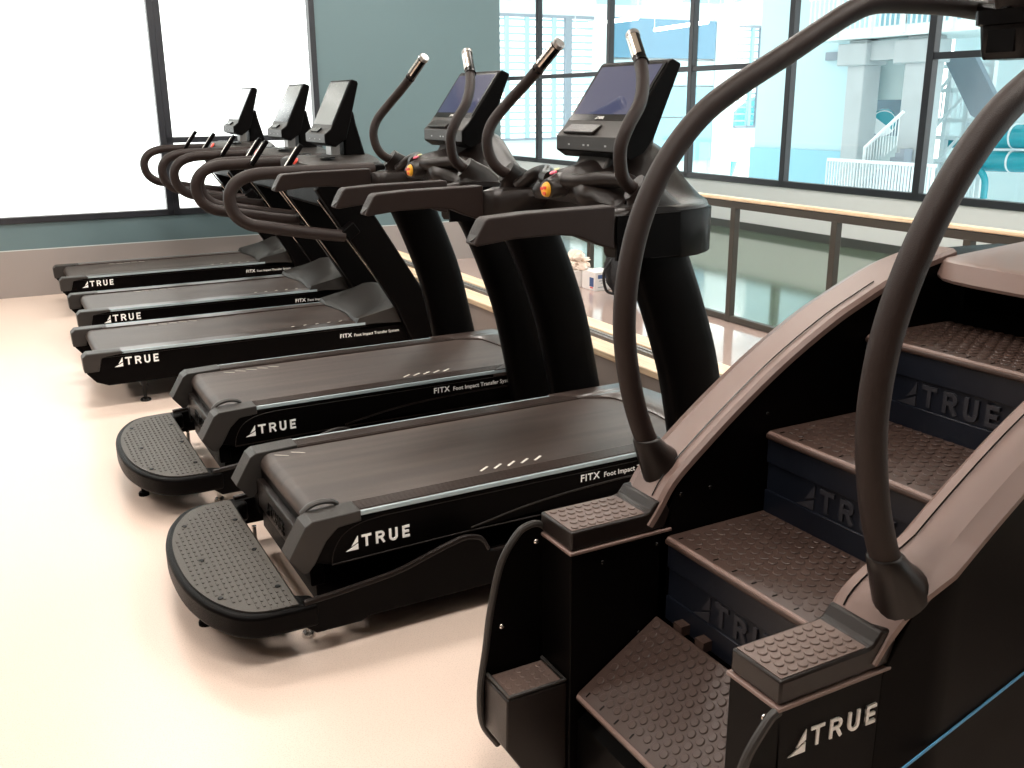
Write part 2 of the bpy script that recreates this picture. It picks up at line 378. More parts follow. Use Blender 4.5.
# ================================================================== INCLINE TREADMILL (near pair)
def mirror(fn):
    for s in (-1, 1): fn(s)
def incline_treadmill(yc, label, marks, name='incline_treadmill', x0=1.3):
    t = thing(name, (x0, yc, 0), label, 'treadmill', 'treadmills in the row')
    Y = lambda y: yc+y
    # base frame: two curved skirts, cross members
    f = MB()
    top = spl2([(.66,.178),(.75,.185),(.83,.193),(.957,.208),(1.058,.236),(1.15,.262),(1.20,.268),(1.245,.252),(1.268,.212)], 4)
    for s in (-1, 1):
        poly = top+[(1.30,.205),(2.34,.205),(2.36,.09),(.86,.092),(.83,.080),(.69,.080),(.66,.105)]
        f.prism(poly, Y(s*.425), Y(s*.462))
    f.box(.80, 2.30, Y(-.42), Y(.42), .10, .13)
    f.box(2.05, 2.36, Y(-.43), Y(.43), .06, .17)
    bf = f.build('base_frame', M['black'], t, bevel=.003)
    for s in (-1, 1): MB().tube([(p[0], Y(s*.452), p[1]+.003) for p in top], .011, 8).tube([(1.28, Y(s*.452), .202), (2.34, Y(s*.452), .202)], .009, 8).build('lip_highlight', M['plastic'], bf)  # lip tubes coloured lighter to stand for the highlight along the frame's top edge
    # rear step platform
    def outline(o):
        h = [(.70,.468),(.60,.468),(.525,.460),(.470,.428),(.430,.370),(.395,.290),(.366,.16),(.357,0)]
        q = h+[(a,-b) for a, b in h[-2::-1]]
        return [(min(a+(o if a < .6 else 0), .70), -b*(1-o/.468)) for a, b in spl2(q, 4)]
        xr, yr, r = .372+o, .468-o, .13; pts = []
        pts += [(.70, -yr)]
        pts += [(xr+.035+r-r*math.sin(a), -yr+r-r*math.cos(a)) for a in [k*PI/2/7 for k in range(8)]]
        pts += [(xr, -.12), (xr, .12)]
        pts += [(xr+.035+r-r*math.cos(a), yr-r+r*math.sin(a)) for a in [k*PI/2/7 for k in range(8)]]
        pts += [(.70, yr)]
        return pts
    p = MB(); o = outline(0)+[(.70,.40-.0),(.655,.375),(.655,-.375),(.70,-.40)]
    p.prism([(a, Y(b)) for a, b in o], .105, .178, 'z')
    pl = p.build('step_platform', M['black'], t, bevel=.012, seg=3)
    pd = MB(); o = outline(.022)
    o = [(min(a,.645), b) for a, b in o]
    pd.prism([(a, Y(b)) for a, b in o], .177, .182, 'z')
    for i in range(13):
        for j in range(27):
            x = .405+i*.0185; y = -.435+j*.0335+(i%2)*.0
            yy = abs(y); 
            if yy > .435 or x < .392+.16*max(0, yy-.10)**2/.32**2: continue
            if x < .54 and yy > .34 and (x-.55)**2/.115**2+(yy-.33)**2/.105**2 > 1: continue
            pd.obox((x, Y(y), .1822), (.0036,0,0), (0,.012,0), (0,0,.0022))
    pad = pd.build('tread_pad', M['platpad'], pl)
    for x, y in ((.45,.28),(.45,-.02),(.45,-.30),(.62,.25),(.62,-.02),(.62,-.31)): MB().disc((x, Y(y), .182), (0,0,1), .009, .0035, 12).build('screw', M['black_gloss'], pl)
    for x, y in ((.43,-.10),(.43,.37),(.70,-.33),(.70,.33)):
        MB().disc((x, Y(y), 0), (0,0,1), .022, .016, 12).tube([(x,Y(y),.012),(x,Y(y),.11)], .009, 8).build('levelling_foot', M['chrome'] if x > .6 else M['black'], t)
    # lift housing under the deck
    h = MB(); h.box(.735, 2.30, Y(-.33), Y(.33), .10, .36); h.box(.715, .76, Y(-.345), Y(-.285), .17, .30); h.box(.715, .76, Y(.285), Y(.345), .17, .30)
    hs = h.build('deck_housing', M['black'], t, bevel=.006)
    # rear roller guard with ghost mark
    g = MB(); g.box(.712, .74, Y(-.27), Y(.27), .21, .315)
    g.build('rear_guard', M['plastic'], t, bevel=.005)
    lg = MB(); logo(lg, (.711, Y(.16), .235), (0,-1,0), (0,0,1), .045, .002); lg.build('ghost_logo', M['black_gloss'], t)
    # side panels
    sp = MB()
    for s in (-1, 1):
        sp.prism([(.725,.262),(.705,.30),(.74,.372),(.88,.388),(2.36,.388),(2.40,.33),(2.38,.235),(1.95,.225),(1.55,.262),(1.10,.245),(.80,.236)], Y(s*.30), Y(s*.374))
    sd = sp.build('side_panel', M['black'], t, bevel=.006, seg=3)
    # the arched bay around the mark and the long body line
    ln = MB()
    ar = spl2([(.776,.245),(.785,.29),(.815,.335),(.87,.362),(.95,.372)], 6)
    ln.tube([(a, Y(-.3745), b) for a, b in ar]+[(2.34, Y(-.3745), .372)], .0016, 6)
    ln.tube([(a, Y(-.3745), b) for a, b in spl2([(1.25,.262),(1.5,.30),(1.8,.318),(2.3,.322)], 6)], .004, 6)
    ln.tube([(.776,Y(-.3745),.245),(1.2,Y(-.3745),.252),(2.3,Y(-.3745),.245)], .003, 6)
    ln.build('panel_line', M['plastic'], sd)
    lg = MB(); logo(lg, (.822, Y(-.3746), .283), (1,0,0), (0,0,1), .040, .0015); lg.build('logo', M['white'], t)
    tm, w1 = text_mesh('FITX', .036, (1.672, Y(-.3748), .338), (1,0,0), (0,0,1), .0006); tm.build('model_lettering', M['white'], t)
    tm, w2 = text_mesh('Foot Impact Transfer System', .026, (1.672+w1+.016, Y(-.3748), .338), (1,0,0), (0,0,1), .0002); tm.build('small_lettering', M['white'], t)
    # rear caps
    for s in (-1, 1):
        c = MB(); c.prism([(.643,.292),(.700,.388),(.722,.402),(.875,.407),(.875,.372),(.80,.365),(.762,.33),(.722,.262),(.700,.238),(.684,.240)], Y(s*.292), Y(s*.381))
        cp = c.build('rear_cap', M['plastic_grey'], t, bevel=.003, seg=2, smooth=18)
        MB().disc((.667, Y(s*.335), .295), (-.85,0,.45), .007, .001, 10).build('cap_hole', M['black_gloss'], cp)
        if s < 0:
            a = MB(); a.tube([(x, Y(-.285), z) for x, z in spl2([(.715,.392),(.74,.412),(.775,.420),(.81,.416),(.83,.404)], 6)], .008, 10, flat=1.8)
            a.build('belt_guard', M['plastic_grey'], cp)
    # belt
    b = MB(); prof = [(.775-.042*math.sin(a), .355+.042*math.cos(a)) for a in [k*PI/14 for k in range(15)]]
    prof = [(2.26,.397)]+prof+[(2.26,.313)]
    b.prism(prof, Y(-.285), Y(.285)); bl = b.build('running_belt', M['belt'], t, smooth=50)
    for (x, y, n, dx) in marks:
        for k in range(n): MB().obox((x+k*dx, Y(y), .3976), (.020, .014*(1 if y < 0 else -1), 0), (-.0022,.0035,0), (0,0,.0008)).build('belt_mark', M['belt_mark'], bl)
    # foot rails with ribs and pale strip
    for s in (-1, 1):
        r = MB(); r.box(.872, 2.12, Y(s*.289), Y(s*.366), .385, .402)
        for k in range(8): r.box(.876, 2.115, Y(s*(.294+k*.0088)), Y(s*(.294+k*.0088+.0045)), .4015, .4052)
        rr = r.build('foot_rail', M['shroud'], t)
        MB().box(.872, 2.14, Y(s*.368), Y(s*.3775), .388, .404).build('edge_strip', M['strip'], rr, bevel=.003)
    # front shroud round the belt end
    sh = MB(); rows = []
    N = 36
    for k in range(N+1):
        y = -.376+.752*k/N; a = abs(y)
        xin = 2.235-.02*(a/.2)**2 if a < .2 else 2.215-.135*((a-.2)/.09)**2 if a < .29 else 2.08-(a-.29)*1.2
        xo = 2.44-.06*(a/.385)**4
        rows.append([(xin, Y(y), .392), (xin, Y(y), .402), (xin+.012, Y(y), .408), (xo-.03, Y(y), .408), (xo, Y(y), .39), (xo, Y(y), .375), (xin, Y(y), .375)])
    sh.loft(rows); sh.build('front_shroud', M['shroud'], t, smooth=40)
    # uprights
    for s in (-1, 1):
        u = MB(); path = spline([(2.20,.0,.10),(2.165,0,.30),(2.13,0,.48),(2.075,0,.72),(2.0,0,.93),(1.93,0,1.09),(1.88,0,1.18)], 6)
        rings = []
        for i, p in enumerate(path):
            q = i/(len(path)-1); hw = .122-.012*q; hy = .046
            tt = (path[min(i+1,len(path)-1)]-path[max(i-1,0)]).normalized(); nx = Vector((tt.z,0,-tt.x))
            ring = []
            for k in range(20):
                a = 2*PI*k/20; cx = math.copysign(abs(math.cos(a))**.6, math.cos(a)); cy = math.copysign(abs(math.sin(a))**.6, math.sin(a))
                ring.append(Vector((p.x, Y(s*.425), p.z))+nx*cx*hw+Vector((0,1,0))*cy*hy)
            rings.append(ring)
        u.loft(rings); up = u.build('upright', M['black'], t, smooth=50)
        MB().prism([(2.20,.09),(2.36,.09),(2.34,.20),(2.22,.20)], Y(s*.375), Y(s*.475)).build('upright_foot', M['black'], up, bevel=.01)
    # cowl (head unit)
    def zr(a): return 1.275+.105*math.exp(-(a/.20)**2)
    cw = MB(); rows = []; N = 44
    for k in range(N+1):
        y = -.485+.97*k/N; a = abs(y)
        q = a/.4855; xf = 1.96+.29*max(0, 1-q**3.4)**.5
        xr = 1.745+.062*math.exp(-(a/.16)**4)+.13*math.exp(-((a-.27)/.085)**2) if a < .435 else 1.70+(a-.435)*1.
        zt = zr(a); zb = 1.12+.135*math.exp(-(a/.36)**8)
        row = [(xr+.01, Y(y), zb+.004), (xr, Y(y), zb+.02), (xr-.004, Y(y), zt-.035), (xr+.012, Y(y), zt-.008)]
        for j in range(1, 8):
            f_ = j/8; x = xr+.012+(xf-xr-.03)*f_
            hump = .10*math.exp(-((x-2.12)/.13)**2)*math.exp(-(a/.26)**4)
            row.append((x, Y(y), zt+hump+.004*math.sin(PI*f_)))
        row += [(xf-.01, Y(y), min(zt,1.30)-.005), (xf, Y(y), min(zt,1.29)-.03), (xf-.004, Y(y), 1.13), (xf-.03, Y(y), 1.115), (1.965 if a < .44 else (xr+xf)/2, Y(y), 1.115), (min(1.93,(xr*.6+xf*.4)), Y(y), zb)]
        rows.append(row)
    cw.loft(rows); cwl = cw.build('console_cowl', M['plastic'], t, smooth=50)
    bd = MB(); rr_ = []                              # matte black band wrapped round the cowl edge
    for k in range(N+1):
        y = -.488+.976*k/N; q = abs(y)/.4885; xf = 1.963+.29*max(0, 1-q**3.4)**.5
        rr_.append([(xf+.003, Y(y), 1.112), (xf+.003, Y(y), 1.255), (xf-.012, Y(y), 1.262), (xf-.012, Y(y), 1.108)])
    bd.loft(rr_)
    for s in (-1, 1): bd.box(1.722, 1.968, Y(s*.480), Y(s*.4905), 1.118, 1.258)
    bd.build('cowl_band', M['black'], cwl, smooth=50)
    # cup recesses
    for s in (-1, 1):
        MB().disc((1.96, Y(s*.30), 1.300-.03), (0,0,1), .042, .03, 20).build('cup_holder', M['black_gloss'], cwl)
    # nose: quick key panel and stop button
    n = MB(); rings = []
    for i in range(7):
        q = i/6; x = 1.84-.085*q; hw = .080*(1-.40*q*q); hz = .048*(1-.30*q); zc = 1.325-.020*q
        rings.append([(x, Y(.0+hw*math.cos(a)), zc+hz*math.sin(a)) for a in [2*PI*k/20 for k in range(20)]])
    n.loft(rings); ns = n.build('key_panel', M['plastic'], cwl, smooth=60)
    MB().disc((1.760, Y(0), 1.303), (-1,0,.15), .027, .016, 20, dome=.004).build('stop_button', M['yellow'], ns)
    bx = MB()
    for a in (.4, 2.3, 4.2): bx.obox((1.7405, Y(.012*math.cos(a)), 1.302+.012*math.sin(a)), (.002,0,0), (0,.009,0), (0,0,.005))
    bx.build('stop_print', M['red'], ns)
    MB().disc((1.79, Y(.015), 1.358), (-.35,0,1), .014, .006, 14).build('start_button', M['pink'], ns)
    MB().disc((1.82, Y(.04), 1.368), (-.25,0,1), .012, .004, 14).build('speed_button', M['lime'], ns)
    # cross grip bars from the nose to the wings
    for s in (-1, 1):
        path = spline([(1.80,Y(s*.05),1.335),(1.82,Y(s*.12),1.335),(1.87,Y(s*.19),1.345),(1.90,Y(s*.27),1.345),(1.89,Y(s*.34),1.325),(1.85,Y(s*.39),1.28)], 6)
        MB().tube(path, .028, 14).build('cross_grip', M['plastic'], t, smooth=60)
        # handrail
        hr = MB(); pl_ = [(1.226,1.205),(1.236,1.199),(1.36,1.212),(1.50,1.214),(1.58,1.205),(1.65,1.175),(1.715,1.155),(1.715,1.290),(1.40,1.286),(1.275,1.279),(1.262,1.272),(1.240,1.235)]
        hr.prism(pl_, Y(s*.422), Y(s*.488)); hr_ = hr.build('handrail', M['foam'], t, bevel=.024, seg=5, smooth=60)
        MB().loft([[(1.2235+.045*q+.0*w, Y(s*(.455+.026*w*(1-abs(2*q-1)**3))), 1.210+.064*q) for w in (-1,-.5,0,.5,1)] + [(1.232+.045*q, Y(s*(.455+.026*w*(1-abs(2*q-1)**3))), 1.210+.060*q) for w in (1,.5,0,-.5,-1)] for q in [k/8 for k in range(9)]]).build('end_cap', M['plastic_grey'], hr_)
        # boot + tall curved grip + sensor
        B = [(1.860,s*.425,1.330),(1.815,s*.432,1.336),(1.775,s*.440,1.368),(1.755,s*.450,1.415),(1.752,s*.455,1.470),(1.778,s*.455,1.530),(1.835,s*.435,1.600),(1.885,s*.375,1.675),(1.918,s*.305,1.745)]
        path = spline([(x, Y(y), z) for x, y, z in B], 6)
        gp = MB().tube(path, .0215, 16); gr = gp.build('tall_grip', M['foam'], t, smooth=60)
        d = (Vector((1.942, Y(s*.235), 1.808))-path[-1]); 
        MB().tube([path[-1]-d*.35, path[-1]-d*.30, path[-1]+d*.92], [.0215,.0222,.0215], 18).build('grip_end', M['black_gloss'], gr)
        dn = d.normalized(); pn = Vector((-.75, -s*.25, .6)); pn = (pn-dn*pn.dot(dn)).normalized(); sd_ = dn.cross(pn)
        MB().loft([[path[-1]+d*q+(pn*math.cos(a)+sd_*math.sin(a))*rr_ for rr_, aa in ((.0245,1),(.0205,-1)) for a in [aa*(-1.05+2.1*k/8) for k in range(9)]] for q in (-.15,.85)]).build('pulse_sensor', M['steel'], gr)
        MB().tube([path[-1]-d*.42, path[-1]-d*.34], .0245, 16).build('sensor_collar', M['black_gloss'], gr)
        MB().tube([path[-1]+d*.9, path[-1]+d*1.06, path[-1]+d*1.10], [.0235,.0245,.019], 18).build('end_cap', M['alu'], gr)
        bo = MB(); rings = []
        for i, (x, z, rx, ry) in enumerate([(1.90,1.262,.135,.040),(1.885,1.282,.105,.036),(1.865,1.305,.07,.033),(1.842,1.325,.042,.031),(1.822,1.340,.030,.030)]):
            rings.append([(x+rx*math.cos(a)-.0*i, Y(s*(.44-.002*i)+ry*math.sin(a)), z+(.020+.004*i)*math.cos(a)*(1 if i > 1 else .2)) for a in [2*PI*k/20 for k in range(20)]])
        bo.loft(rings); bo.build('grip_boot', M['plastic'], t, smooth=60)
    # display
    neck = MB(); neck.prism([(1.90,1.33),(1.955,1.42),(2.05,1.50),(2.15,1.50),(2.13,1.36),(2.16,1.30)], Y(-.10), Y(.10)); neck.build('neck', M['plastic_grey'], t, bevel=.01)
    cs = MB(); cs.prism([(1.92,1.430),(1.92,1.480),(1.955,1.512),(2.115,1.733),(2.127,1.741),(2.160,1.727),(2.163,1.72),(2.06,1.48),(2.02,1.43),(1.96,1.405)], Y(-.212), Y(.212))
    con = cs.build('console', M['black'], t, bevel=.006, seg=3)
    MB().prism([(1.9185,1.433),(1.9185,1.482),(1.953,1.5145),(1.975,1.545),(1.985,1.540),(1.96,1.50),(1.927,1.476),(1.927,1.433)], Y(-.209), Y(.209)).build('control_face', M['plastic_grey'], con, bevel=.002)
    e = (Vector((2.115,0,1.733))-Vector((1.955,0,1.512))); L = e.length; e.normalize(); nn = Vector((-e.z,0,e.x))
    cen = Vector((1.955,0,1.512))+e*L*.54
    MB().obox(Vector((cen.x, Y(0), cen.z))+nn*.0015, e*L*.44, (0,.200,0), nn*.002).build('bezel', M['black_gloss'], con)
    cen2 = Vector((1.955,0,1.512))+e*L*.575
    MB().obox(Vector((cen2.x, Y(0), cen2.z))+nn*.0038, e*L*.375, (0,.186,0), nn*.0008).build('screen', M['screen'], con)
    lm = MB(); bp = Vector((1.955,Y(.0),1.512))+e*L*.125+nn*.0042; logo(lm, bp+Vector((0,.03,0)), (0,-1,0), e, .010, .0006); lm.build('screen_logo', M['white'], con)
    ty = MB(); ty.obox((1.938, Y(.06), 1.506), Vector((.02,0,.013)), (0,.10,0), Vector((-.004,0,.006))*.8); ty.build('tray_lip', M['plastic'], con, bevel=.003)
    for y in (.12, .02, -.01, -.12): MB().box(1.918, 1.921, Y(y-.006), Y(y+.006), 1.449, 1.455).build('port', M['alu'], con)
    return t
marksA = [(1.58,-.235,5,.053), (.84,.245,2,.052)]
marksB = [(.93,.235,5,.052), (1.58,-.235,5,.053)]
incline_treadmill(2.985, 'black incline treadmill with curved uprights and rear step, nearest the stair climber', [(1.37,-.235,5,.053),(.800,.240,2,.06)])
incline_treadmill(4.205, 'black incline treadmill with rear step, second one away from the stair climber', [(.90,.235,5,.052),(1.60,-.235,5,.05)]).location.x = 1.288

# ================================================================== LOW-DECK TREADMILL (far three)
def deck_treadmill(yc, label, dx=0., x0=1.3):
    t = thing('deck_treadmill', (x0+dx, yc, 0), label, 'treadmill', 'treadmills in the row')
    t['_o'] = (x0, yc, 0)
    Y = lambda y: yc+y
    b = MB(); prof = [(.335,.205),(.33,.290),(.345,.305),(2.0,.305),(2.46,.275),(2.50,.15),(2.44,.115),(.44,.125),(.38,.15)]
    for s in (-1, 1): b.prism(prof, Y(s*.30), Y(s*.378))
    bd = b.build('side_panel', M['black'], t, bevel=.006)
    MB().box(.47, 2.44, Y(-.31), Y(.31), .13, .27).build('deck_base', M['black'], t)
    for s in (-1, 1):
        c = MB(); c.prism([(.325,.21),(.322,.292),(.345,.314),(.52,.314),(.54,.30),(.42,.285),(.40,.21)], Y(s*.292), Y(s*.384)); c.build('rear_cap', M['plastic_grey'], t, bevel=.006, seg=3)
        fr_ = MB(); fr_.box(.50, 1.95, Y(s*.287), Y(s*.368), .295, .311)
        r = fr_.build('foot_rail', M['shroud'], t)
        MB().box(.525, 1.93, Y(s*.372), Y(s*.3805), .297, .312).build('edge_strip', M['strip'], r)
    bl = MB(); pr_ = [(.435-.036*math.sin(a), .268+.036*math.cos(a)) for a in [k*PI/12 for k in range(13)]]
    bl.prism([(2.0,.304)]+pr_+[(2.0,.232)], Y(-.285), Y(.285)); bb = bl.build('running_belt', M['belt'], t, smooth=50)
    for (x, y, n, d, l) in ((.78,.245,5,.06,.020),(1.52,-.235,5,.075,.010)):
        for k in range(n): MB().obox((x+k*d, Y(y), .3048), (l, l*.6*(1 if y < 0 else -1), 0), (-.003,.004,0), (0,0,.0008)).build('belt_mark', M['belt_mark'], bb)
    # feet
    for x, y in ((.625,-.33),(.625,.33),(2.3,-.33),(2.3,.33)):
        MB().disc((x,Y(y),0), (0,0,1), .03, .014, 14).tube([(x,Y(y),.01),(x,Y(y),.14)], .010, 8).box(x-.02,x+.02,Y(y)-.02,Y(y)+.02,.09,.13).build('levelling_foot', M['black_gloss'], t)
    # motor hood with raised wings
    h = MB(); rows = []
    for k in range(25):
        y = -.378+.756*k/24; a = abs(y)/.378
        xs = 1.90+.02*math.cos(a*PI); wing = .05*max(0, (a-.72)/.28)
        rows.append([(xs, Y(y), .27), (xs, Y(y), .312+wing*.1), (xs+.012, Y(y), .325+wing*.3), (2.16, Y(y), .455-.06*a**3), (2.20, Y(y), .455-.06*a**3), (2.42, Y(y), .40), (2.46, Y(y), .27)])
    h.loft(rows); h.build('motor_hood', M['plastic_grey'], t, smooth=30)
    # straight raked uprights with bright edge
    for s in (-1, 1):
        u = MB(); u.prism([(1.66,1.13),(1.80,1.235),(1.845,1.235),(2.50,.17),(2.46,.12),(2.24,.12),(2.12,.40)], Y(s*.352), Y(s*.425))
        up = u.build('upright', M['black'], t, bevel=.012, seg=3)
        e0 = Vector((1.70,Y(s*.352)-s*.001,1.075)); e1 = Vector((2.14,Y(s*.352)-s*.001,.43)); 
        MB().tube([e0+Vector((-.02,s*.03,-.008)), e1+Vector((-.02,s*.03,-.008))], .0065, 8).build('bright_edge', M['steel'], up)
        # loop handrail
        P = [(2.0,1.238),(1.70,1.238),(1.42,1.236),(1.30,1.230),(1.215,1.200),(1.168,1.145),(1.160,1.085),(1.185,1.015),(1.255,.962),(1.36,.938),(1.55,.900),(1.74,.868),(1.80,.862)]
        Yv = s*.465
        MB().tube([(x, Y(Yv), z) for x, _, z in spline([(a,0,c) for a,c in P], 6)], .0345, 18).build('loop_handrail', M['foam'], t, smooth=70)
        MB().obox((1.835, Y(s*.44), .885), (.035,0,.025), (0,.055,0), (-.022,0,.03)).build('rail_joint', M['black'], t, bevel=.006)
        # pulse bar
        pb = MB(); pb.obox((1.55, Y(s*.375), 1.305), Vector((.055,0,.075)), (0,.017,0), Vector((-.011,0,.008))); q = pb.build('pulse_bar', M['black'], t, bevel=.005)
        MB().obox((1.55-.011, Y(s*.375), 1.305+.008), Vector((.040,0,.055)), (0,.010,0), Vector((-.003,0,.002))).build('pulse_sensor', M['steel'], q)
        MB().box(1.84, 2.10, Y(s*.40), Y(s*.495), 1.18, 1.262).build('rail_socket', M['black'], t, bevel=.01)
    # console shelf
    sh = MB(); rows = []
    for k in range(25):
        y = -.46+.92*k/24; a = abs(y)/.46
        xr = 1.62+.10*a**2; xf = 1.98+.16*(max(0,1-a**3))**.5
        zt = 1.272+.03*math.exp(-(a/.5)**2)
        rows.append([(xr, Y(y), 1.20), (xr, Y(y), zt-.015), (xr+.02, Y(y), zt), (xf-.02, Y(y), zt), (xf, Y(y), zt-.02), (xf-.02, Y(y), 1.17)])
    sh.loft(rows); sf = sh.build('console_shelf', M['plastic_grey'], t, smooth=40)
    MB().disc((1.80, Y(-.24), 1.29), (0,0,1), .045, .01, 18).disc((1.80, Y(.24), 1.29), (0,0,1), .045, .01, 18).build('cup_holder', M['black_gloss'], sf)
    MB().disc((1.63, Y(-.16), 1.275), (-.8,0,.6), .022, .012, 14).build('stop_button', M['red'], sf)
    MB().tube([(1.72,Y(-.30),1.20),(1.725,Y(-.30),1.10)], .002, 6).box(1.715,1.73,Y(-.315),Y(-.285),1.04,1.10).build('safety_tag', M['red'], sf)
    MB().box(1.70,2.10,Y(-.35),Y(.35),1.02,1.20).build('cross_beam', M['black'], t, bevel=.02)
    # display
    nk = MB().box(1.885, 1.94, Y(-.05), Y(.05), 1.28, 1.42); nk.build('neck', M['alu'], t)
    MB().prism([(1.96,1.28),(1.96,1.42),(2.0,1.54),(2.03,1.56),(2.045,1.48),(2.10,1.28)], Y(-.08), Y(.08)).build('display_bracket', M['black'], t, bevel=.01)
    cs = MB(); cs.prism([(1.765,1.375),(1.765,1.425),(1.805,1.455),(1.945,1.735),(1.955,1.740),(1.985,1.730),(1.990,1.715),(1.93,1.50),(1.90,1.40),(1.83,1.352)], Y(-.19), Y(.19))
    cs.v = [(x+.04, y, z) for x, y, z in cs.v]; con = cs.build('console', M['black'], t, bevel=.005)
    MB().prism([(1.8035,1.378),(1.8035,1.427),(1.8435,1.4575),(1.856,1.485),(1.866,1.48),(1.852,1.45),(1.812,1.42),(1.812,1.378)], Y(-.187), Y(.187)).build('control_face', M['plastic_grey'], con)
    e = Vector((1.945-1.805,0,1.735-1.455)); L = e.length; e.normalize(); nn = Vector((-e.z,0,e.x)); cen = Vector((1.845,0,1.455))+e*L*.53
    MB().obox(Vector((cen.x, Y(0), cen.z))+nn*.002, e*L*.44, (0,.178,0), nn*.002).build('screen', M['screen_far'], con)
    MB().obox((1.824, Y(.03), 1.449), Vector((.014,0,.010)), (0,.07,0), Vector((-.003,0,.005))).build('tray_lip', M['black_gloss'], con)
    for y in (.1, 0, -.1): MB().box(1.801, 1.805, Y(y-.006), Y(y+.006), 1.395, 1.401).build('port', M['alu'], con)
    lg = MB(); logo(lg, (.48, Y(-.3785), .230), (1,0,0), (0,0,1), .044, .0015); lg.build('logo', M['white'], t)
    tm, w1 = text_mesh('FITX', .034, (1.765, Y(-.3788), .232), (1,0,0), (0,0,1), .0006); tm.build('model_lettering', M['white'], t)
    tm, w2 = text_mesh('Foot Impact Transfer System', .024, (1.765+w1+.014, Y(-.3788), .232), (1,0,0), (0,0,1), .0002); tm.build('small_lettering', M['white'], t)
    ln = MB().tube([(.42,Y(-.379),.285),(1.95,Y(-.379),.285)], .0015, 6); ln.build('panel_line', M['plastic'], bd)
    return t
proto = deck_treadmill(5.88, 'flat-deck black treadmill with loop handrails, middle of the row of five')
proto.location.x = 1.312
c = copy_tree(proto); c.location = (1.3+.09, 7.10, 0); c['label'] = 'flat-deck black treadmill with loop handrails, second from the blue wall'
c = copy_tree(proto); c.location = (1.3+.09, 8.56, 0); c['label'] = 'flat-deck black treadmill with loop handrails, closest to the blue wall and white windows'

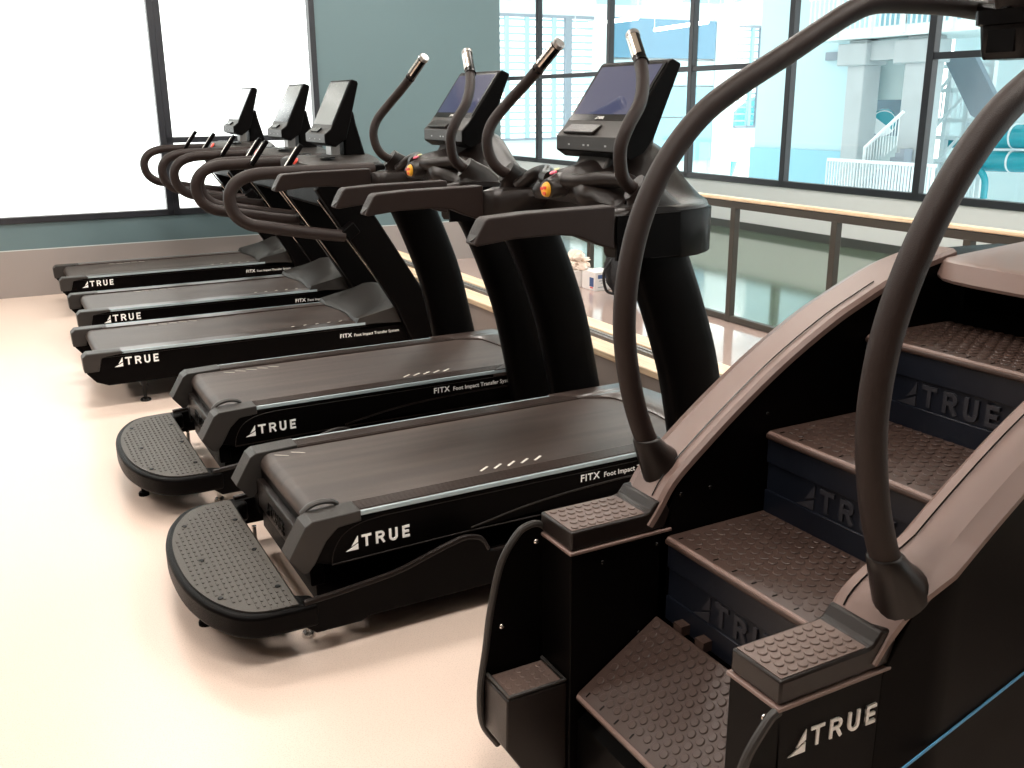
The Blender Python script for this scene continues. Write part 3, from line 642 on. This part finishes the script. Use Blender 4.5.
# ================================================================== STAIR CLIMBER
YO, YI, NI, NO = 1.818, 1.680, 1.141, 1.017
cl = thing('stair_climber', (1.7, 1.415, 0), 'large black stair climber with studded steps and tall curved handrails in the right foreground', 'stair climber')
prof = [(1.25,.60),(1.30,.665),(1.342,.728),(1.413,.790),(1.53,.880),(1.665,.972),(1.807,1.052),(1.913,1.100),(2.083,1.165),(2.25,1.20)]
prof = spl2(prof, 4)
def splay(mb):          # the near housing stands slightly further out than its pedestal
    mb.v = [(x, y-.038*min(1, max(0, (x-1.305)/.11)), z) for x, y, z in mb.v]; return mb
keep = lambda mb: mb
for side, (ya, yb) in enumerate(((YO, YI), (NO, NI))):     # ya outer, yb inner
    SP = splay if side else keep
    s = 1 if ya > yb else -1
    body = MB(); sl_ = [(1.30,.60),(1.325,.66)]+[p for p in prof if p[0] > 1.345]+[(2.62,1.19),(2.86,.95),(2.90,.30)]
    body.loft([[(x, ya, .06), (x, ya, z), (x, yb, z), (x, yb, .06)] for x, z in sl_])
    hs = SP(body).build('side_housing', M['black'], cl, bevel=.004)
    # satin top rail following the curve
    rings = []
    for i, (x, z) in enumerate(prof[2:]):
        P = prof[2:]; a = P[max(0,i-1)]; b_ = P[min(len(P)-1,i+1)]; tx, tz = b_[0]-a[0], b_[1]-a[1]; l = math.hypot(tx,tz); nx, nz = -tz/l, tx/l
        def pt(y, h): return (x+nx*h, y, z+nz*h)
        rings.append([pt(yb-s*.004,-.002), pt(yb-s*.004,.012), pt(yb+s*.006,.020), pt(ya-s*.030,.020), pt(ya+s*.004,.004), pt(ya+s*.004,-.006)])
    SP(MB().loft(rings)).build('rail_cover', M['climb'], cl, smooth=25)
    gr = MB(); gr.tube([(x-.0, yb+s*.028, z+.0) for x, z in [(p[0]-.014, p[1]+.0185) for p in prof[5:-6]]], .0016, 6)
    SP(gr).build('panel_seam', M['black_gloss'], cl)
    # pedestal block
    bk = MB(); bk.box(1.054, 1.33, min(ya,yb), max(ya,yb), .012, .612)
    bk.build('pedestal', M['black'], cl, bevel=.003)
    MB().box(1.049, 1.335, min(ya,yb)-.005, max(ya,yb)+.005, .612, .620).build('pedestal_ledge', M['climb'], cl, bevel=.002)
    tb = MB(); tb.prism([(1.054,.622),(1.054,.668),(1.255,.668),(1.272,.672),(1.290,.695),(1.312,.695),(1.335,.66),(1.335,.622)], ya, yb)
    tp = tb.build('top_block', M['plastic'], cl, bevel=.005)
    pd = MB(); pd.box(1.060, 1.262, min(ya,yb)+.007, max(ya,yb)-.007, .667, .6695)
    pd.build('block_pad', M['pad'], tp)
    st = MB()
    for i in range(8):
        for j in range(5):
            st.disc((1.076+i*.0232+(j%2)*.0116, min(ya,yb)+.021+j*(abs(ya-yb)-.042)/4, .6695), (0,0,1), .0092, .0028, 14)
    st.build('block_stud', M['pad'], tp)
    # outer rear guard panel
    gp = spl2([(1.075,.612),(1.045,.640),(1.012,.640),(.985,.622),(.944,.560),(.915,.445),(.900,.342),(.884,.237),(.889,.145),(.93,.07)], 5)
    if side: gp = [(x+.045*(1 if z > .3 else z/.3), z-.03*min(1,max(0,(z-.3)/.3))) for x, z in gp]; gp = [p for p in gp if p[0] < 1.062]
    g = MB(); g.prism(gp+[(1.08,.06)], ya, ya-s*.010); gp_o = g.build('guard_panel', M['black'], cl)
    MB().tube([(x, ya-s*.004, z) for x, z in gp], .009, 10).build('guard_edge', M['plastic_grey'], gp_o)
    for x, z in ((1.035,.600),(.94,.40),(1.29,.55)) :
        MB().disc((x, ya-s*.0105, z), (0,-s,0), .007, .004, 12, dome=.002).build('bolt', M['chrome'], cl)
    for x, z in ((1.14,.575),(1.14,.22),(1.25,.36),(1.295,.585),(1.36,.70),(1.45,.70),(1.62,.86),(1.68,.80)):
        MB().disc((x, yb, z), (0,-s,0), .006, .003, 12, dome=.002).build('bolt', M['black_gloss'], cl)
    # low outer foot step
    ls = MB(); ls.prism([(.893,.276),(.889,.145),(.965,.02),(1.054,.02),(1.054,.276)], ya-s*.010, yb+s*.012)
    lo = ls.build('foot_step', M['plastic'], cl, bevel=.004)
    sp = MB(); sp.box(.905,1.045, min(ya-s*.018,yb+s*.022), max(ya-s*.018,yb+s*.022), .270, .279)
    for i in range(5):
        for j in range(4): sp.disc((.922+i*.026, min(ya-s*.018,yb+s*.022)+.016+j*.023, .278), (0,0,1), .008, .002, 10)
    sp.build('step_pad', M['pad'], lo)
    wl = MB().tube([(.90,ya-s*.012,.283),(.90,yb+s*.016,.283),(1.05,yb+s*.016,.283),(1.05,ya-s*.012,.283)], .005, 6); wl.build('pad_rim', M['plastic_grey'], lo)
    # boot and tall handrail
    ym = (ya+yb)/2
    bo = MB(); rings = []
    for (x, z, rx, ry, tl) in ((1.365,.738,.052,.050,.75),(1.360,.750,.052,.050,.55),(1.340,.776,.045,.045,.35),(1.320,.803,.038,.038,.2),(1.305,.828,.033,.033,.1),(1.302,.832,.028,.029,.1)):
        rings.append([(x+rx*math.cos(a), ym+ry*math.sin(a), z+rx*tl*math.cos(a)) for a in [2*PI*k/24 for k in range(24)]])
    bo.loft(rings)
    if side: bo.v = [(x, y-.038, z) for x, y, z in bo.v]
    bo.build('rail_boot', M['plastic'], cl, smooth=60)
    R = [(1.318,.80),(1.290,.86),(1.262,.94),(1.240,1.04),(1.232,1.13),(1.240,1.24),(1.272,1.36),(1.335,1.475),(1.425,1.570),(1.53,1.635),(1.66,1.70),(1.78,1.762),(1.86,1.800),(1.93,1.822),(2.02,1.828),(2.20,1.828),(2.34,1.82)]
    bw = lambda z: math.exp(-((z-1.47)/.24)**2)
    pts = [(x+.012*bw(z), ym+s*.014*bw(z)-(.038 if side else 0), z) for x, z in R]
    if side == 0:
        pts += [(2.40, ym-.05, 1.81)]
    MB().tube(spline(pts, 6), .0262, 18).build('handrail', M['foam'], cl, smooth=70)

# near outer side: lettering and blue stripe
lg = MB(); logo(lg, (1.082, NO-.0006, .515), (1,0,-.02), (0,0,1), .040, .0015, w=.17); lg.build('logo', M['white'], cl)
sn = MB(); e0 = Vector((1.32, NO-.0395, .414)); e1 = Vector((1.67, NO-.0395, .517)); e2 = Vector((2.6, NO-.0395, .82))
def seg(a, b, t=.006):
    d = (b-a).normalized(); q = Vector((-d.z,0,d.x))*t/2; sn.add([a-q,b-q,b+q,a+q,a-q-Vector((0,.002,0)),b-q-Vector((0,.002,0)),b+q-Vector((0,.002,0)),a+q-Vector((0,.002,0))], [(0,1,2,3),(4,7,6,5),(0,4,5,1),(1,5,6,2),(2,6,7,3),(3,7,4,0)])
seg(e0, e1); seg(e1, e2); sn.build('blue_stripe', M['bluestrip'], cl)

# revolving steps
TY0, TY1 = NI+.006, YI-.004
TYN = TY0
def step(nx, nz, bx_, bz_, riser=True, nxt=None):
    TY0 = TYN if nx < 1.2 else TYN-.035
    n0 = Vector((nx,0,nz)); b0 = Vector((bx_,0,bz_)); d = (b0-n0); L = d.length; d.normalize(); up = Vector((-d.z,0,d.x))
    m = MB()
    P = [n0+up*-.006+d*-.004, n0+up*.0+d*.004, n0+up*.002+d*.012, b0+up*.0, b0-up*.02, n0-up*.022+d*.010, n0-up*.016+d*-.004]
    m.prism([(p.x,p.z) for p in P], TY0, TY1)
    o = m.build('step', M['tread'], cl, bevel=.004, seg=3)
    sm = MB(); rows = 10; cols = 17 if nx < 1.2 else 18; w = TY1-TY0
    for i in range(rows):
        for j in range(cols):
            q = n0+d*(.042+i*(L-.062)/(rows-1))+up*.002
            y = TY0+.026+(j+(i%2)*.5)*(w-.052)/(cols-.5)
            sm.disc((q.x, y, q.z-.0005), up, .0105, .0026, 12)
    so = sm.build('step_stud', M['tread'], o); so['kind'] = 'stuff'
    for j in range(9):
        q = n0+d*.022+up*.0022; y = TY0+.03+j*(w-.06)/8
        MB().obox((q.x, y, q.z), d*.007, (0,.0018,0), up*.0008).build('nose_slot', M['black_gloss'], o)
    nb = MB(); q = n0+d*.004+up*-.004; nb.tube([(q.x,TY0+.006,q.z),(q.x,TY1-.006,q.z)], .0065, 10); nb.build('nose_bead', M['climb'], o)
    return o
steps = [(1.067,.245,1.298,.395),(1.318,.600,1.624,.604),(1.618,.815,1.938,.818),(1.935,1.022,2.24,1.025)]
for s_ in steps: step(*s_)
for (x, z0, z1) in ((1.332,.38,.590),(1.630,.600,.803),(1.944,.814,1.010)):
    TY0 = TYN-.035
    r = MB(); r.box(x, x+.02, TY0, TY1, z0, z1); r.box(x-.006, x, TY0, TY1, z0, z0+(z1-z0)*.30); r.box(x-.006, x, TY0, TY1, z0+(z1-z0)*.66, z1)
    ro = r.build('riser', M['riser'], cl, bevel=.0015)
    lg = MB(); h = (z1-z0)*.27; logo(lg, (x-.0005, (TY0+TY1)/2+.03+h*2.65, z0+(z1-z0)*.345), (0,-1,0), (0,0,1), h, .003, w=.2); lg.build('embossed_logo', M['ghost'], ro)
# dark machinery behind / below the steps
MB().prism([(1.075,.012),(1.075,.175),(1.345,.34),(1.349,.57),(1.648,.572),(1.650,.785),(1.962,.787),(1.964,.99),(2.6,.99),(2.6,.012)], TY0, TY1).build('step_carriage', M['black'], cl)
MB().box(2.30,2.33,TYN-.035,YI-.004,.99,1.20).build('rear_panel', M['black'], cl)
for y in (1.50,1.58): MB().box(1.30,1.33,y,y+.03,.385,.41).build('step_hinge', M['tread'], cl)
# curved hood fascia between the rails
hd = MB(); rings = []
for k in range(13):
    y = NI-.038+(YI-NI+.038)*k/12; a = abs((y-(NI-.038+YI)/2)/((YI-NI+.038)/2)); x = 2.13+.055*a**6-.02*(1-a**2)
    rings.append([(x+.004,y,1.150),(x,y,1.158),(x+.016,y,1.200-.008*a**6),(x+.03,y,1.207-.008*a**6),(2.60,y,1.222),(2.62,y,1.14)])
hd.loft(rings); hd.build('hood', M['climb'], cl, smooth=35)
# console mast, console and cup holder at the top
MB().prism([(2.40,1.20),(2.62,1.20),(2.66,1.60),(2.52,1.95),(2.40,1.95),(2.42,1.60)], 1.30, 1.52).build('console_mast', M['black'], cl, bevel=.02, seg=3)
MB().prism([(2.24,1.80),(2.22,1.86),(2.40,2.20),(2.48,2.20),(2.50,1.86),(2.40,1.78)], 1.17, 1.65).build('console', M['plastic'], cl, bevel=.012, seg=3)
MB().obox((2.295, 1.41, 2.03), (.075,0,.14), (0,.21,0), (-.003,0,.0016)).build('screen', M['screen'], cl)
MB().tube([(2.34,1.749,1.82),(2.40,1.66,1.815),(2.44,1.55,1.81),(2.44,1.27,1.81),(2.40,1.12,1.815),(2.34,1.041,1.82)], .0262, 16).build('cross_bar', M['foam'], cl, smooth=70)
# cup holder box
ch = MB()
def rr(cx, cy, hx, hy, r, z, n=5):
    out = []
    for (sx, sy, a0) in ((1,1,0),(-1,1,PI/2),(-1,-1,PI),(1,-1,3*PI/2)):
        for k in range(n+1):
            a = a0+PI/2*k/n; out.append((cx+sx*(hx-r)+r*math.cos(a), cy+sy*(hy-r)+r*math.sin(a), z))
    return out
CX, CY = 2.19, 1.545
rings = [rr(CX,CY,.046,.055,.016,1.690), rr(CX,CY,.050,.059,.016,1.700), rr(CX,CY,.057,.066,.018,1.765), rr(CX,CY,.064,.074,.018,1.768), rr(CX,CY,.066,.076,.018,1.800), rr(CX,CY,.058,.068,.016,1.800), rr(CX,CY,.050,.060,.016,1.72)]
ch.loft(rings, cap=False); ch.add(rings[0], [tuple(range(len(rings[0])))]); ch.add(rings[-1], [tuple(range(len(rings[-1])))])
co = ch.build('cup_holder', M['black_gloss'], cl, smooth=40)
MB().box(CX-.056, CX-.052, CY-.035, CY+.035, 1.705, 1.755).build('holder_panel', M['black'], co)
MB().tube([(2.23,1.60,1.80),(2.28,1.68,1.815),(2.30,1.749,1.825)], .014, 10).build('holder_arm', M['black'], co)

# ================================================================== ITEMS BY THE RAILING
bx = thing('cardboard_box', (4.70,7.09,0), 'small white carton with navy and red print on the floor by the railing', 'box', rot=0)
b = MB(); b.box(4.60,4.80,6.985,7.20,0.001,.165); bo = b.build('carton', M['carton'], bx, bevel=.003)
MB().box(4.628,4.785,6.9835,6.985,.108,.142).build('front_print', M['carton_blue'], bx)
MB().box(4.64,4.77,6.983,6.985,.085,.092).box(4.66,4.75,6.983,6.985,.065,.071).box(4.63,4.72,6.983,6.985,.030,.036).build('text_line', M['slate'], bx)
MB().box(4.5985,4.60,7.01,7.075,.035,.115).build('side_print', M['carton_blue'], bx)
MB().prism([(7.005,.115),(7.08,.115),(7.04,.145)], 4.6385, 4.64, 'x').build('red_flash', M['carton_red'], bx)
MB().box(4.5985,4.60,7.02,7.065,.02,.032).build('red_line', M['carton_red'], bx)
b2 = thing('cardboard_box', (4.60,7.36,0), 'white and navy carton just behind the smaller carton, with crumpled paper on top', 'box')
MB().box(4.52,4.76,7.225,7.50,.001,.15).build('carton', M['carton'], b2, bevel=.003)
MB().box(4.5185,4.52,7.26,7.46,.03,.125).build('side_print', M['carton_blue'], b2)
def blob(name, c, r, m, seed, parent=None, amp=.25, label=None, cat=None):
    random.seed(seed); bm = bmesh.new(); bmesh.ops.create_icosphere(bm, subdivisions=4, radius=1)
    from mathutils import noise
    mb = MB(); vs = []
    for v in bm.verts:
        k = 1+amp*noise.noise(v.co*1.7+Vector((seed,0,0)))+amp*.5*noise.noise(v.co*5+Vector((0,seed,0)))
        vs.append((c[0]+v.co.x*r[0]*k, c[1]+v.co.y*r[1]*k, max(c[2]+v.co.z*r[2]*k, c[2]-r[2])))
    mb.add(vs, [tuple(v.index for v in f.verts) for f in bm.faces]); bm.free()
    return mb.build(name, m, parent, smooth=60, origin=None if parent is not None else c)
tag(blob('crumpled_paper', (4.62,7.34,.222), (.10,.13,.066), M['cloth'], 3, amp=.9), 'crumpled cream paper lying on the rear white carton', 'paper')
bag = thing('backpack', (4.70,6.56,0), 'black fabric backpack slumped on the floor against the railing', 'bag')
bag['_o'] = (4.70,6.56,0)
blob('bag_body', (4.63,6.60,.24), (.10,.24,.239), M['nylon'], 5, bag, amp=.25)
MB().tube(spline([(4.57,6.66,.36),(4.50,6.70,.22),(4.54,6.72,.06),(4.60,6.66,.03)], 6), .012, 8, flat=2.2).build('shoulder_strap', M['nylon'], bag)
MB().tube(spline([(4.60,6.50,.40),(4.60,6.55,.47),(4.60,6.62,.40)], 6), .010, 8).build('carry_loop', M['nylon'], bag)

# ================================================================== POOL HALL BEYOND THE WINDOWS
def T(mb, name, m, label, cat, origin, group=None, **k):
    return tag(mb.build(name, m, origin=origin, **k), label, cat, group)
struct('floor', MB().box(RX+.25, 24, -4, 24, -1.3, -1.2), M['hallpale'])
tag(MB().box(8.8, 11.40, 22, 22.4, -1.2, 5.3).box(14.30,14.75,22,22.4,-1.2,5.3).box(18.35, 19.1, 22, 22.4, -1.2, 5.3).box(14.75,18.35,22.15,22.4,-1.2,5.3)
       .box(11.40,14.30,22,22.4,-1.2,.72).box(11.40,14.30,22,22.4,3.65,5.3).box(19.1,24,22,22.4,-.08,.86).box(19.1,24,22,22.4,3.62,5.3).box(20.55,20.85,21.9,22.4,-1.2,5.3).build('wall_hall', M['hallwhite']), kind='structure')
dim_roof = MB()  # unseen slatted roof, added to dim the daylight in the hall
for k in range(22): dim_roof.box(RX+.3, 24, -4+k*2.0, -4+k*2.0+1.25, 5.4, 5.6)
struct('ceiling', dim_roof, M['hallwhite'])
hp = thing('wall_panel', (16.5,22,0), 'tall blue wall panels on the far side of the pool hall', 'wall panel')
MB().box(14.80,18.32,22.0,22.14,2.72,3.70).build('upper_panel', M['hallblue'], hp)
MB().box(14.80,18.32,22.0,22.14,2.02,2.66).build('middle_panel', M['hallpale'], hp)
MB().box(14.80,18.32,22.0,22.14,1.20,1.98).build('blue_panel', M['hallsky'], hp)
MB().box(14.80,18.32,22.0,22.14,-.0,1.16).build('lower_panel', M['hallsky'], hp)
def louvered(x0, x1, z0, z1, n, label, posts, dark=()):
    t = thing('louver_window', ((x0+x1)/2,22,z0), label, 'window')
    f = MB(); f.box(x0,x1,21.93,22.0,z0-.06,z0); f.box(x0,x1,21.93,22.0,z1,z1+.07); f.build('window_frame', M['slate'], t)
    for k in range(n):
        z = z0+(k+.7)*(z1-z0)/n; MB().box(x0+.02,x1-.02,21.98,22.06,z-.022,z+.022).build('slat', M['louver'], t)
    for p in posts: MB().box(p-.05,p+.05,21.9,22.0,z0,z1).build('mullion', M['louver'], t)
    for p in dark: MB().box(p-.09,p+.09,21.88,22.0,z0,z1).build('mullion', M['slate'], t)
    MB().box(x0,x1,22.3,22.31,z0,z1).build('glass_pane', M['glass'], t)
louvered(11.42,14.28,.74,3.62,17,'tall louvred window at the far left end of the pool hall', (11.75,12.32,13.1), (13.5,))
louvered(19.12,20.5,.92,3.56,14,'louvred window of the pool hall beside the white pillar', (19.6,), (19.95,))
sl = thing('water_slide', (20.5,26,-1.2), 'turquoise slide curling outside the louvred window, far off', 'water slide')
MB().tube(spline([(21,25,-1.2),(22.5,25.5,.9),(24,25,1.6),(25.6,25.2,1.2),(27,26,2.2)], 8), .45, 20).build('slide_tube', M['teal'], sl, smooth=60)
dk = thing('air_duct', (15,17,4.0), 'large white air duct running under the pool hall roof', 'duct')
MB().tube([(8.9,17.2,3.83),(13,17.0,3.98),(16.2,16.8,4.1)], .40, 24).build('duct_tube', M['hallwhite'], dk, smooth=60)
MB().box(10.9,11.9,16.58,16.68,3.42,3.56).box(12.9,13.9,16.48,16.58,3.52,3.66).build('grille', M['louver'], dk)
MB().tube([(12.3,17.05,3.96),(12.34,17.05,3.96)], .415, 24).tube([(14.6,16.9,4.03),(14.64,16.9,4.03)], .415, 24).build('duct_seam', M['hallpale'], dk)
for a, b_, lb in (((11.8,16,2.93),(13.1,16,3.11),'thin bright tube lamp in front of the blue hall panels'),((13.4,16,3.05),(14.4,16,3.15),'thin bright tube lamp above the louvred window right of the hall pillar'),((10.0,16,2.95),(11.4,16,3.13),'thin bright tube lamp in front of the left louvred window')):
    lt = thing('tube_lamp', a, lb, 'lamp'); MB().tube([a,b_], .035, 8).build('tube', M['lamp'], lt)
    for p_ in (a, b_): MB().tube([(p_[0],16,p_[2]+.02),(p_[0],16,5.41)], .008, 6).build('hanger_rod', M['hallrail'], lt)
T(MB().tube([(14.35,15.5,-1.2),(14.35,15.5,4)], .06, 12), 'white_pipe', M['hallwhite'], 'slender white pole standing in front of the hall window strip', 'pole', (14.35,15.5,-1.2))
# pale wall block and columns by the balcony (plane x = 13)
T(MB().box(13.6,14.0,12.5,15.0,-1.2,5), 'wall_block', M['hallpale'], 'pale blue wall block left of the concrete columns', 'wall', (13.8,13.6,-1.2))
T(MB().box(13.5,13.595,12.4,15.0,-1.2,.72), 'blue_wainscot', M['hallsky'], 'light blue band along the foot of the pale hall wall', 'wall panel', (13.5,13.6,-1.2))
T(MB().box(13.55,13.6,12.75,13.25,2.28,2.42), 'vent_slot', M['slate'], 'dark horizontal vent slot under the hall balcony', 'vent', (13.55,13,2.3))
def column(y, w, label):
    t = thing('concrete_column', (13.2,y,-1.2), label, 'column')
    MB().box(13.0,13.4,y-w/2,y+w/2,-1.2,2.55).build('shaft', M['concrete'], t, bevel=.02)
    MB().box(12.95,13.45,y-w/2-.06,y+w/2+.2,2.15,2.5).build('capital', M['concrete'], t, bevel=.02)
column(12.02, .36, 'pale concrete column left of the turquoise tube opening')
column(10.82, .42, 'pale concrete column between turquoise tube and dark window mullion')
T(MB().box(13.05,13.35,10.9,12.0,2.22,2.52), 'concrete_beam', M['concrete'], 'concrete beam spanning the two hall columns under the balcony', 'beam', (13.2,11.5,2.2))
bl = thing('balcony', (13.3,10,2.6), 'white balcony with a picket railing high in the pool hall', 'balcony')
MB().box(12.85,14.5,6,13.0,2.56,2.72).build('balcony_slab', M['hallwhite'], bl)
MB().box(12.82,12.86,6,13.0,3.22,3.27).build('top_rail', M['hallrail'], bl)
for k in range(70): MB().box(12.83,12.85,6.05+k*.1,6.072+k*.1,2.72,3.22).build('picket', M['hallrail'], bl)
for y in (8.3,9.2,10.1,10.95,11.6,12.3): MB().box(12.80,12.86,y,y+.06,2.6,3.25).build('railing_post', M['hallrail'], bl)
T(MB().box(15.3,15.5,5.5,15.5,2.8,5), 'back_wall_panel', M['louver'], 'blue grey wall behind the hall balcony pickets', 'wall panel', (15.4,10,3))
ow = thing('tube_wall', (14.5,11.5,-1.2), 'white hall wall with a square opening where the turquoise tube passes', 'wall')
MB().box(14.2,14.35,11.42,12.04,-1.2,2.5).box(14.2,14.35,12.70,13.3,-1.2,2.5).box(14.2,14.35,12.04,12.70,1.60,2.5).box(14.2,14.35,12.04,12.70,-1.2,.98).build('white_wall', M['hallwhite'], ow)
MB().box(15.2,15.25,12.3,14.2,.8,1.9).build('dark_backing', M['slate'], ow)
tb = thing('slide_tube_segment', (14.4,12.5,1.2), 'short turquoise tube poking through the square wall opening', 'water slide')
MB().tube([(14.15,12.34,1.26),(14.0,12.20,1.235),(13.85,12.08,1.21)], .20, 22).build('tube_shell', M['teal'], tb, smooth=60)
MB().tube([(13.88,12.105,1.214),(13.85,12.08,1.21)], .212, 22).build('flange', M['hallrail'], tb)
# picket fence and stairs in front
fc = thing('picket_fence', (12.6,11.3,-1.2), 'white picket fence at the foot of the hall stairs', 'fence')
MB().box(12.55,12.6,9.9,12.05,.62,.67).build('top_rail', M['hallrail'], fc)
for k in range(36): MB().box(12.56,12.59,9.95+k*.06,9.966+k*.06,-.6,.62).build('picket', M['hallrail'], fc)
MB().box(12.55,12.6,9.9,12.05,-.6,-.55).build('bottom_rail', M['hallrail'], fc)
st = thing('staircase', (13.0,11.0,-1.2), 'white hall staircase with sloping railing rising beside the turquoise tube', 'stairs')
sr = MB(); sr.tube([(12.75,11.45,.85),(12.75,10.75,1.42)], .028, 8); sr.tube([(12.75,11.45,.85),(12.75,11.45,.55)], .02, 8)
for k in range(12): y = 11.42-k*.055; sr.tube([(12.75,y,.87+k*.0448),(12.75,y,.42+k*.0448)], .007, 6)
sr.build('stair_railing', M['hallrail'], st)
ss = MB()
for k in range(9): ss.box(12.8,13.0-.02,11.5-k*.09-.09,11.5-k*.09,-.6+0*k,.30+k*.07)
ss.build('flight', M['slate'], st)
# right bay: tower, chute and tubes
tw = thing('slide_tower', (15,11.5,-1.2), 'white lattice slide tower at the right of the pool hall', 'tower')
fm = MB()
for y in (12.15,11.75,11.35,10.95): fm.box(15,15.1,y-.045,y+.045,-1.2,2.3)
for z in (.5,.95,1.25,1.75,2.15): fm.box(15.015,15.085,10.9,12.2,z-.035,z+.035)
fm.tube([(14.95,12.1,.9),(14.95,11.3,1.75)], .03, 8).tube([(14.95,12.1,1.5),(14.95,11.5,2.2)], .03, 8).tube([(14.95,12.0,.3),(14.95,11.4,.95)], .03, 8)
fm.build('lattice', M['hallrail'], tw)
for k in range(26): MB().box(14.85,14.88,10.9+k*.05,10.914+k*.05,-.2,.55).build('picket', M['hallrail'], tw)
for k in range(12): MB().box(15.2,15.22,11.0+k*.1,11.02+k*.1,1.3,1.75).build('picket', M['hallrail'], tw)
MB().box(14.84,14.89,10.85,12.2,.55,.6).build('top_rail', M['hallrail'], tw)
MB().box(15.15,15.2,11.2,11.9,.78,.92).box(15.15,15.2,11.05,11.3,1.0,1.22).build('teal_panel', M['teal'], tw)
tag(MB().box(16.9,17.0,8.0,13.2,-1.2,5.3).build('wall_hall', M['hallwhite']), kind='structure')
T(MB().prism([(11.62,2.30),(11.02,2.30),(10.30,1.30),(10.62,1.18),(10.95,1.35)], 14.6, 14.72, 'x'), 'slide_chute', M['slate'], 'flat grey slide chute slanting down across the right window', 'water slide', (14.66,11,1.3))
for (z, y0, y1, r, lb) in ((1.02,9.2,10.62,.19,'upper turquoise slide tube at the right edge'),(.62,9.2,10.8,.17,'middle turquoise slide tube at the right edge')):
    t = thing('water_slide', (14.9,10,z), lb, 'water slide')
    MB().tube([(14.9,y1,z-.02),(14.9,(y0+y1)/2,z),(14.9,y0,z+.02)], r, 20).build('slide_tube', M['teal'], t, smooth=60)
    MB().tube([(14.9,10.3,z),(14.9,10.27,z)], r+.012, 20).build('flange', M['hallrail'], t)
t = thing('water_slide', (14.7,10.85,.2), 'low curved turquoise slide hoop above the window sill', 'water slide')
MB().tube(spline([(14.7,11.0,.2),(14.7,10.9,.42),(14.7,10.72,.45),(14.7,10.6,.30),(14.7,10.58,.0)], 6), .055, 12).build('slide_tube', M['teal'], t, smooth=60)

# ================================================================== LIGHT
wd = bpy.data.worlds.new('sky'); bpy.context.scene.world = wd; wd.use_nodes = True
bg = wd.node_tree.nodes['Background']; bg.inputs['Color'].default_value = (1, .995, .965, 1); bg.inputs['Strength'].default_value = 1.8
def area(name, loc, size, power, color, rot=(0,0,0), sy=None):
    l = bpy.data.lights.new(name, 'AREA'); l.energy = power; l.color = color; l.shape = 'RECTANGLE'; l.size = size; l.size_y = sy or size
    o = bpy.data.objects.new(name, l); C.objects.link(o); o.location = loc; o.rotation_euler = rot; return o
for x, y in ((-2.2,1.2),(.6,1.2),(3.4,1.2),(-2.2,4.6),(.6,4.6),(3.4,4.6),(-2.2,7.6),(.9,7.6),(3.4,7.6),(6.4,3.0),(6.4,8.0),(6.4,13)):
    area('lamp_light', (x, y, 3.83), 1.2, 24 if x < 5 else 22, (1,.915,.83), sy=.6)

# ================================================================== CAMERA
F = 959.4; yaw, pitch, roll = [math.radians(a) for a in (28.312, 16.3405, -.43745)]
f = Vector((math.sin(yaw)*math.cos(pitch), math.cos(yaw)*math.cos(pitch), -math.sin(pitch)))
r = Vector((math.cos(yaw), -math.sin(yaw), 0)); u = r.cross(f)
r2 = r*math.cos(roll)+u*math.sin(roll); u2 = -r*math.sin(roll)+u*math.cos(roll)
cam = bpy.data.cameras.new('camera'); cam.sensor_width = 36; cam.lens = F/1024*36; cam.clip_start = .02; cam.clip_end = 200
co = bpy.data.objects.new('camera', cam); C.objects.link(co)
mm = Matrix((r2, u2, -f)).transposed().to_4x4(); mm.translation = Vector((0,0,1.6)); co.matrix_world = mm
sc = bpy.context.scene; sc.camera = co
sc.view_settings.view_transform = 'Standard'; sc.view_settings.look = 'None'; sc.view_settings.gamma = 1; sc.view_settings.use_curve_mapping = False
sc.view_settings.exposure = .9
for o in bpy.data.objects:
    if '_o' in o: del o['_o']
